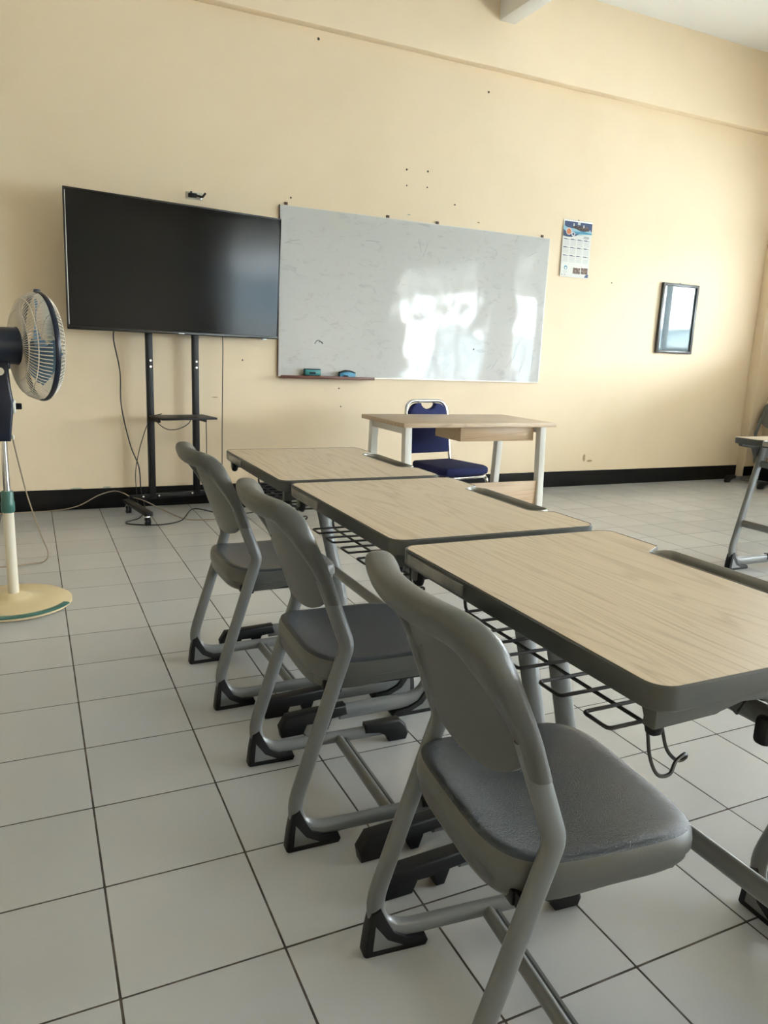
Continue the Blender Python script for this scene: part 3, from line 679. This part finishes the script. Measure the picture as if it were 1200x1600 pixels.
for s in (0.346, 0.985):
    bm_ = obj('foot_beam', MB().box(s - 0.025, s + 0.025, -0.37, 0.115, 0.068, 0.094, bev=0.003), DARKMETAL, st)
    for y in (-0.325, 0.085):
        obj('caster_fork', MB().box(s - 0.015, s + 0.015, y - 0.012, y + 0.016, 0.034, 0.0675, bev=0.004), CHROME, bm_)
        cw = obj('caster_wheel', MB().lathe([(0.010, -0.017), (0.026, -0.014), (0.027, -0.006), (0.024, 0.0), (0.027, 0.006), (0.026, 0.014), (0.010, 0.017)], 20, (s, y - 0.012, 0.0272), 'x'), RUBBER, bm_)
        obj('caster_stem', MB().lathe([(0.010, 0.0), (0.010, 0.020), (0.006, 0.026)], 12, (s - 0.018, y - 0.012, 0.03), 'x'), CHROME, bm_)
obj('shelf', MB().box(0.500, 0.880, -0.20, 0.060, 0.655, 0.668, bev=0.002), DARKMETAL, st)
obj('shelf_bracket', MB().box(0.512, 0.524, -0.10, 0.071, 0.63, 0.655).box(0.832, 0.844, -0.10, 0.071, 0.63, 0.655), DARKMETAL, st)

# black bracket screwed to the wall over the television
wbk = thing('wall_bracket', 'small black clip bracket on a clear plate above the television', 'bracket', (0.99, YW, 2.108))
obj('plate', MB().box(-0.060, 0.055, -0.006, -0.0005, -0.002, 0.046, bev=0.001), mat('clear_acrylic_plate', (0.62, 0.58, 0.48), 0.15), wbk)
obj('clip', MB().box(-0.045, 0.010, -0.040, -0.006, 0.010, 0.034, bev=0.004).sweep(fillet([(-0.01, -0.03, 0.024), (0.045, -0.045, 0.014), (0.064, -0.05, 0.040)], [0.01], 4), 0.007, n=8).sweep([(-0.025, -0.025, 0.03), (-0.028, -0.028, 0.046)], 0.007, n=8), RUBBER, wbk)
obj('knob', MB().lathe([(0.003, -0.02), (0.008, -0.018), (0.008, 0.0)], 12, (0.036, -0.006, 0.008), 'y'), CHROME, wbk)

# ------------------------------------------------------------------ calendar
cal = thing('wall_calendar', 'paper year calendar with blue header hanging beside the whiteboard', 'calendar', (4.245, YW, 1.853))
PAPER = mat('white_paper', (0.74, 0.735, 0.71), 0.6)
CW, CH = 0.306, 0.466
def cy(z): return -0.004 - 0.010 * (1 - z / CH)
def sheetpart(name, poly, m_, lift, parent=cal):
    mb = MB(); n = len(poly); v = []
    for d in (0.0, 0.0006): v += [(x, cy(z) - lift - 0.0006 + d, z) for x, z in poly]
    mb.add(v, [tuple(range(n)), tuple(reversed(range(n, 2 * n)))] + [(i, (i + 1) % n, (i + 1) % n + n, i + n) for i in range(n)])
    return obj(name, mb, m_, parent)
def rect(x0, x1, z0, z1): return [(x0, z0), (x1, z0), (x1, z1), (x0, z1)]
h2 = CW / 2
sheetpart('paper_sheet', rect(-h2, h2, 0, CH), PAPER, 0.0)
NAVYINK = mat('navy_print', (0.02, 0.045, 0.13), 0.5); TEALINK = mat('sky_blue_print', (0.06, 0.27, 0.42), 0.5); PALEINK = mat('pale_blue_print', (0.30, 0.50, 0.60), 0.5)
GREYINK = mat('pale_grey_print', (0.56, 0.57, 0.57), 0.6); MARINE = mat('dark_blue_print', (0.03, 0.06, 0.14), 0.5); BROWNINK = mat('brown_photo_print', (0.10, 0.045, 0.03), 0.5, var=(60, (0.35, 0.25, 0.2), 0.5, 0.6))
DARKINK = mat('dark_photo_print', (0.02, 0.012, 0.015), 0.5, var=(70, (0.35, 0.16, 0.14), 0.55, 0.66)); ORANGEINK = mat('orange_print', (0.50, 0.16, 0.07), 0.5)
sheetpart('header_photo', rect(-h2 + 0.010, h2, 0.375, CH - 0.012), NAVYINK, 0.0012)
sheetpart('crowd_photo', rect(-0.052, 0.115, 0.388, 0.423), DARKINK, 0.0020)
for x, z, w_, h_ in ((-0.045, 0.418, .012, .022), (0.062, 0.412, .014, .022), (0.010, 0.432, .028, .024), (0.132, 0.385, .012, .014)):
    sheetpart('photo_highlight', rect(x - w_ / 2, x + w_ / 2, z, z + h_), GREYINK, 0.0024)
wave = [(-h2, 0.422 - 0.0)] + [(-h2 + CW * k / 12, 0.385 + 0.037 * (1 - k / 12) ** 3 - 0.006 * math.sin(k)) for k in range(1, 13)] + [(h2 - CW * k / 12, 0.362 - 0.030 * math.sin(math.pi * k / 12) * (k / 12)) for k in range(0, 13)]
sheetpart('blue_wave', wave, PALEINK, 0.0026)
wave2 = [(-h2 + 0.16 + 0.146 * k / 8, 0.378 + 0.004 * math.sin(k * .6)) for k in range(9)][::-1] + [(-h2 + 0.10, 0.374), (-h2 + 0.12, 0.358), (-h2 + 0.2, 0.362), (h2, 0.364)]
sheetpart('sky_wave', wave2, TEALINK, 0.0032)
wave3 = [(-h2, 0.385), (-h2 + 0.03, 0.368), (-h2 + 0.08, 0.352), (-h2 + 0.13, 0.355), (-h2 + 0.18, 0.366), (-h2 + 0.14, 0.343), (-h2 + 0.09, 0.328), (-h2 + 0.04, 0.326), (-h2, 0.332)]
sheetpart('navy_wave', wave3, MARINE, 0.0038)
def disc(cx, cz, r, n=18): return [(cx + r * math.cos(2 * math.pi * k / n), cz + r * math.sin(2 * math.pi * k / n)) for k in range(n)]
sheetpart('round_frame', disc(-0.095, 0.372, 0.030), PAPER, 0.0044); sheetpart('round_picture', disc(-0.095, 0.371, 0.024), ORANGEINK, 0.0050)
sheetpart('round_frame', disc(-0.048, 0.352, 0.018), PAPER, 0.0056); sheetpart('round_picture', disc(-0.048, 0.353, 0.011), MARINE, 0.0062)
for k in range(3): sheetpart('year_line', rect(0.075 - 0.005 * k, 0.128, 0.340 - 0.007 * k, 0.343 - 0.007 * k), MARINE, 0.0012)
for r in range(3):
    for c_ in range(4):
        x0 = -h2 + 0.012 + c_ * 0.073; z1 = 0.306 - r * 0.067
        sheetpart('month_heading', rect(x0, x0 + 0.036, z1, z1 + 0.007), MARINE, 0.0012)
        sheetpart('month_underline', rect(x0 + 0.036, x0 + 0.060, z1, z1 + 0.003), MARINE, 0.0012)
        for l in range(5): sheetpart('date_row', rect(x0, x0 + 0.058, z1 - 0.012 - l * 0.009, z1 - 0.008 - l * 0.009), GREYINK, 0.0012)
sheetpart('logo_ring', disc(-0.100, 0.075, 0.017), TEALINK, 0.0012); sheetpart('logo_core', disc(-0.100, 0.071, 0.010), PAPER, 0.0018)
for k in range(3): sheetpart('caption_line', rect(-0.135 + 0.008 * k, -0.065 - 0.008 * k, 0.048 - 0.008 * k, 0.0505 - 0.008 * k), GREYINK, 0.0012)
sheetpart('small_photo', rect(-0.020, 0.058, 0.030, 0.080), BROWNINK, 0.0012); sheetpart('small_photo', rect(0.068, 0.142, 0.032, 0.084), BROWNINK, 0.0012)
sheetpart('dark_corner', [(0.105, 0.006), (0.148, 0.006), (0.150, 0.034), (0.125, 0.030)], MARINE, 0.0018)
for k in range(4): sheetpart('footer_icon', disc(-0.135 + 0.032 * k, 0.016, 0.004, 10), MARINE if k < 2 else GREYINK, 0.0012)
obj('top_strip', MB().box(-h2, h2, -0.007, -0.0035, CH - 0.008, CH + 0.002, bev=0.001), ALU, cal)
obj('hanger', MB().lathe([(0.003, -0.012), (0.005, -0.010), (0.002, 0.0)], 10, (0.0, 0.0, CH + 0.003), 'y'), HOLE, cal)

# ------------------------------------------------------------------ mirror
mr = thing('framed_picture', 'dark framed glass-fronted picture reflecting pale daylight, right of the calendar', 'picture frame', (5.503, YW, 1.252))
MW, MH = 0.455, 0.638; fw = 0.026; FRM = mat('dark_grey_frame', (0.06, 0.06, 0.062), 0.35)
for nm, a in (('frame_side', (-MW / 2, -MW / 2 + fw, 0, MH)), ('frame_side', (MW / 2 - fw, MW / 2, 0, MH)), ('frame_end', (-MW / 2 + fw, MW / 2 - fw, 0, fw)), ('frame_end', (-MW / 2 + fw, MW / 2 - fw, MH - fw, MH))):
    obj(nm, MB().box(a[0], a[1], -0.032, -0.003, a[2], a[3], bev=0.003), FRM, mr)
obj('picture_glass', MB().box(-MW / 2 + fw, MW / 2 - fw, -0.016, -0.006, fw, MH - fw), mat('glazed_print', (0.16, 0.21, 0.24), 0.02, spec=0.38), mr)
obj('hanging_ring', MB().box(-0.008, 0.008, -0.010, -0.002, MH - 0.001, MH + 0.008, bev=0.002), HOLE, mr)

# ------------------------------------------------------------------ standing fan
fan = thing('standing_fan', 'pedestal fan with navy motor, cream guard and cream round base', 'fan', (-0.200, 2.29, 0))
base = obj('base', MB().lathe([(0.225, 0.0), (0.235, 0.004), (0.235, 0.014), (0.215, 0.026), (0.13, 0.034), (0.075, 0.036), (0.070, 0.040), (0.045, 0.050), (0.030, 0.054)], 64), CREAMPL, fan)
arcp = [(0.228 * math.cos(q), 0.228 * math.sin(q), 0.019) for q in [math.radians(-115 + 88 * k / 24) for k in range(25)]]
obj('base_accent', MB().sweep(arcp, 0.020, 0.006, ref=(0, 0, 1), n=10), GREENPL, base)
obj('lower_pole', MB().lathe([(0.0225, 0.045), (0.0215, 0.42)], 24), CREAMPOLE, fan)
obj('collar', MB().lathe([(0.023, 0.412), (0.027, 0.418), (0.027, 0.455), (0.0245, 0.462), (0.0245, 0.498), (0.021, 0.505)], 24), GREENPL, fan)
obj('upper_pole', MB().lathe([(0.0135, 0.50), (0.0135, 0.735)], 20), CHROME, fan)
ctl = obj('control_housing', MB().prism([(-0.030, 0.718), (0.028, 0.718), (0.038, 0.80), (0.048, 0.87), (0.040, 0.935), (0.034, 1.045), (-0.026, 1.045), (-0.034, 0.90)], -0.032, 0.032, 'y', bev=0.010, seg=3), NAVYPL, fan)
obj('dial_plate', MB().lathe([(0.030, 0.0), (0.030, 0.006), (0.022, 0.010)], 20, (0.044, -0.004, 0.862), 'x'), WHITEPL, ctl)
obj('dial_knob', MB().lathe([(0.013, 0.008), (0.013, 0.030), (0.010, 0.033)], 16, (0.044, -0.004, 0.862), 'x'), RUBBER, ctl)
obj('tilt_bolt', MB().lathe([(0.016, -0.006), (0.016, 0.0)], 16, (0.004, -0.031, 1.005), 'y'), CREAMPOLE, ctl)
obj('cord_grip', MB().lathe([(0.003, 0.0), (0.006, 0.004), (0.006, 0.016), (0.003, 0.02)], 10, (0.036, 0.0, 0.722)), CREAMPOLE, ctl)
HA = math.radians(17)     # the head faces right and a little away from the camera
HM = Matrix.Translation((0.0, 0.0, 1.108)) @ Matrix.Rotation(HA, 4, 'Z')
def head(mb): return mb.xf(HM)
obj('motor_housing', head(MB().lathe([(0.045, -0.125), (0.066, -0.11), (0.074, -0.06), (0.075, 0.070), (0.080, 0.076), (0.080, 0.098), (0.06, 0.102)], 32, axis='x')), NAVYPL, fan)
obj('neck', head(MB().box(-0.035, 0.040, -0.026, 0.026, -0.095, -0.060, bev=0.008)), NAVYPL, fan)
RC, RR = 0.165, 0.222       # ring plane and radius
obj('guard_ring', head(MB().sweep([(RC, RR * math.cos(q), RR * math.sin(q)) for q in [2 * math.pi * k / 64 for k in range(64)]], 0.005, 0.011, ref=(1, 0, 0), n=10, closed=True)), NAVYPL, fan)
def guard(depth, r_in, nw, rings, sgn):
    mb = MB()
    for k in range(nw):
        q = 2 * math.pi * k / nw; path = []
        for i in range(11):
            t = i / 10; r = r_in + (RR - 0.002 - r_in) * t; h = depth * math.sqrt(max(0.0, 1 - (t * 0.985) ** 3.2))
            path.append((RC + sgn * h, r * math.cos(q), r * math.sin(q)))
        mb.sweep(path, 0.0021, n=4, caps=False)
    for t in rings:
        r = r_in + (RR - r_in) * t; h = depth * math.sqrt(max(0.0, 1 - (t * 0.985) ** 3.2))
        mb.sweep([(RC + sgn * h, r * math.cos(q), r * math.sin(q)) for q in [2 * math.pi * k / 48 for k in range(48)]], 0.0022, n=5, closed=True)
    return head(mb)
obj('rear_guard', guard(0.090, 0.075, 84, (0.0, 0.45, 0.8), -1), GUARD, fan)
obj('front_guard', guard(0.055, 0.045, 84, (0.0, 0.5, 0.85), 1), GUARD, fan)
obj('guard_badge', head(MB().lathe([(0.046, RC + 0.050), (0.046, RC + 0.056), (0.030, RC + 0.060)], 28, axis='x')), WHITEPL, fan)
obj('guard_clip', head(MB().box(RC - 0.012, RC + 0.012, -0.010, 0.010, RR - 0.004, RR + 0.012, bev=0.003)), NAVYPL, fan)
def blade_mat():
    m_ = mat('translucent_blue_blade', (0.26, 0.44, 0.66), 0.2); b = m_.node_tree.nodes['Principled BSDF']; b.inputs['Transmission Weight'].default_value = 0.35; b.inputs['IOR'].default_value = 1.2; return m_
BLADE = blade_mat()
obj('hub', head(MB().lathe([(0.032, RC - 0.03), (0.034, RC + 0.012), (0.025, RC + 0.022)], 24, axis='x')), BLADE, fan)
obj('drive_shaft', head(MB().lathe([(0.005, 0.08), (0.005, RC)], 10, axis='x')), CHROME, fan)
for b_ in range(3):
    q0 = math.radians(75 + 120 * b_)
    def bl(off):
        def fn(u, v):
            r = 0.030 + 0.168 * u; half = 0.18 + 0.46 * math.sin(math.pi * min(1, 0.10 + u * 0.72)) ; half *= (1 - 0.9 * max(0, u - 0.82) ** 1.2)
            a = q0 + (v * 2 - 1) * half + 0.25 * u; x = RC - 0.006 - 0.030 * (v * 2 - 1) * (0.6 + 0.4 * u) + off
            return (x, r * math.cos(a), r * math.sin(a))
        return fn
    mb = MB().grid(bl(0), 12, 8); nb = len(mb.v); mb.grid(bl(0.002), 12, 8)
    for i in range(12):
        for j in (0, 8): a = i * 9 + j; mb.f.append((a, a + 9, a + 9 + nb, a + nb))
    for i in (0, 12):
        for j in range(8): a = i * 9 + j; mb.f.append((a, a + 1, a + 1 + nb, a + nb))
    obj('blade', head(mb), BLADE, fan, angle=60)
pc = [(0.036, 0.0, 0.724), (0.044, 0.03, 0.66), (0.075, 0.12, 0.46), (0.120, 0.30, 0.24), (0.150, 0.50, 0.09), (0.130, 0.62, 0.012), (0.060, 0.62, 0.005), (-0.02, 0.60, 0.005), (-0.15, 0.62, 0.005), (-0.45, 0.75, 0.005)]
obj('power_cord', MB().sweep(spline(pc, 8), 0.0032, n=8), BEIGECORD, fan)

# ------------------------------------------------------------------ loose cords
def tvl(s, t, z): p = TVC + Dv * s + Nv * t; return (p.x, p.y, z)
def cord(name, label, pts, m_, r=0.0035):
    P = [Vector(p) for p in spline(pts, 8)]
    return tag(obj(name, MB().sweep(P, r, n=8), m_), label, 'cord')
cord('power_cord', 'black cable hanging below the left part of the television to the floor', [tvl(.293, .072, 1.24), tvl(.30, .12, 1.15), tvl(.345, .16, .95), tvl(.35, .17, .72), tvl(.40, .17, .46), tvl(.455, .17, .30), tvl(.462, .16, .14), tvl(.44, .02, .035), tvl(.36, -.12, .0045), tvl(.25, -.20, .0045), tvl(.27, -.28, .0045),
      tvl(.42, -.36, .0045), tvl(.58, -.30, .0045), tvl(.74, -.10, .03), tvl(.88, -.17, .0045), tvl(.98, -.27, .0045), tvl(1.15, -.26, .0045)], CORD, 0.0042)
cord('signal_cord', 'thin dark cable looping from the shelf beside the left post', [tvl(.56, -.02, .682), tvl(.505, .02, .66), tvl(.484, .055, .60), tvl(.478, .125, .52), tvl(.45, .15, .40), tvl(.425, .15, .26), tvl(.43, .15, .10), tvl(.44, .14, .006)], CORD, 0.003)
cord('signal_cord', 'black cable drooping in a loop under the stand shelf', [tvl(.545, .064, .665), tvl(.56, .05, .61), tvl(.62, .03, .57), tvl(.70, .03, .575), tvl(.77, .04, .61), tvl(.80, .064, .655)], CORD, 0.003)
cord('power_cord', 'thin brown cable hanging straight down right of the stand posts', [tvl(1.035, .070, 1.24), tvl(1.04, .078, 1.1), tvl(1.035, .078, .8), tvl(1.03, .075, .45), tvl(1.03, .07, .1), tvl(1.05, .04, .006), tvl(1.12, -.02, .006)], CORD, 0.0032)
cord('signal_cord', 'short dark cable beside the right post of the stand', [tvl(.885, .01, .655), tvl(.898, .045, .6), tvl(.905, .06, .45), tvl(.90, .06, .25), tvl(.885, .05, .13)], CORD, 0.003)
cord('extension_cord', 'beige cable running along the black skirting and over the stand foot', [(-0.60, 4.18, .005), (-0.25, 4.20, .005), (0.0, 4.205, .006), (0.16, 4.20, .03), (0.30, 4.20, .10), (0.40, 4.19, .128), (0.46, 4.15, .118), (0.50, 4.06, .106), (0.56, 3.98, .100), (0.68, 3.94, .04), (0.76, 3.86, .006), (0.82, 3.72, .006), (0.98, 3.68, .006), (1.2, 3.72, .006)], BEIGECORD, 0.0035)
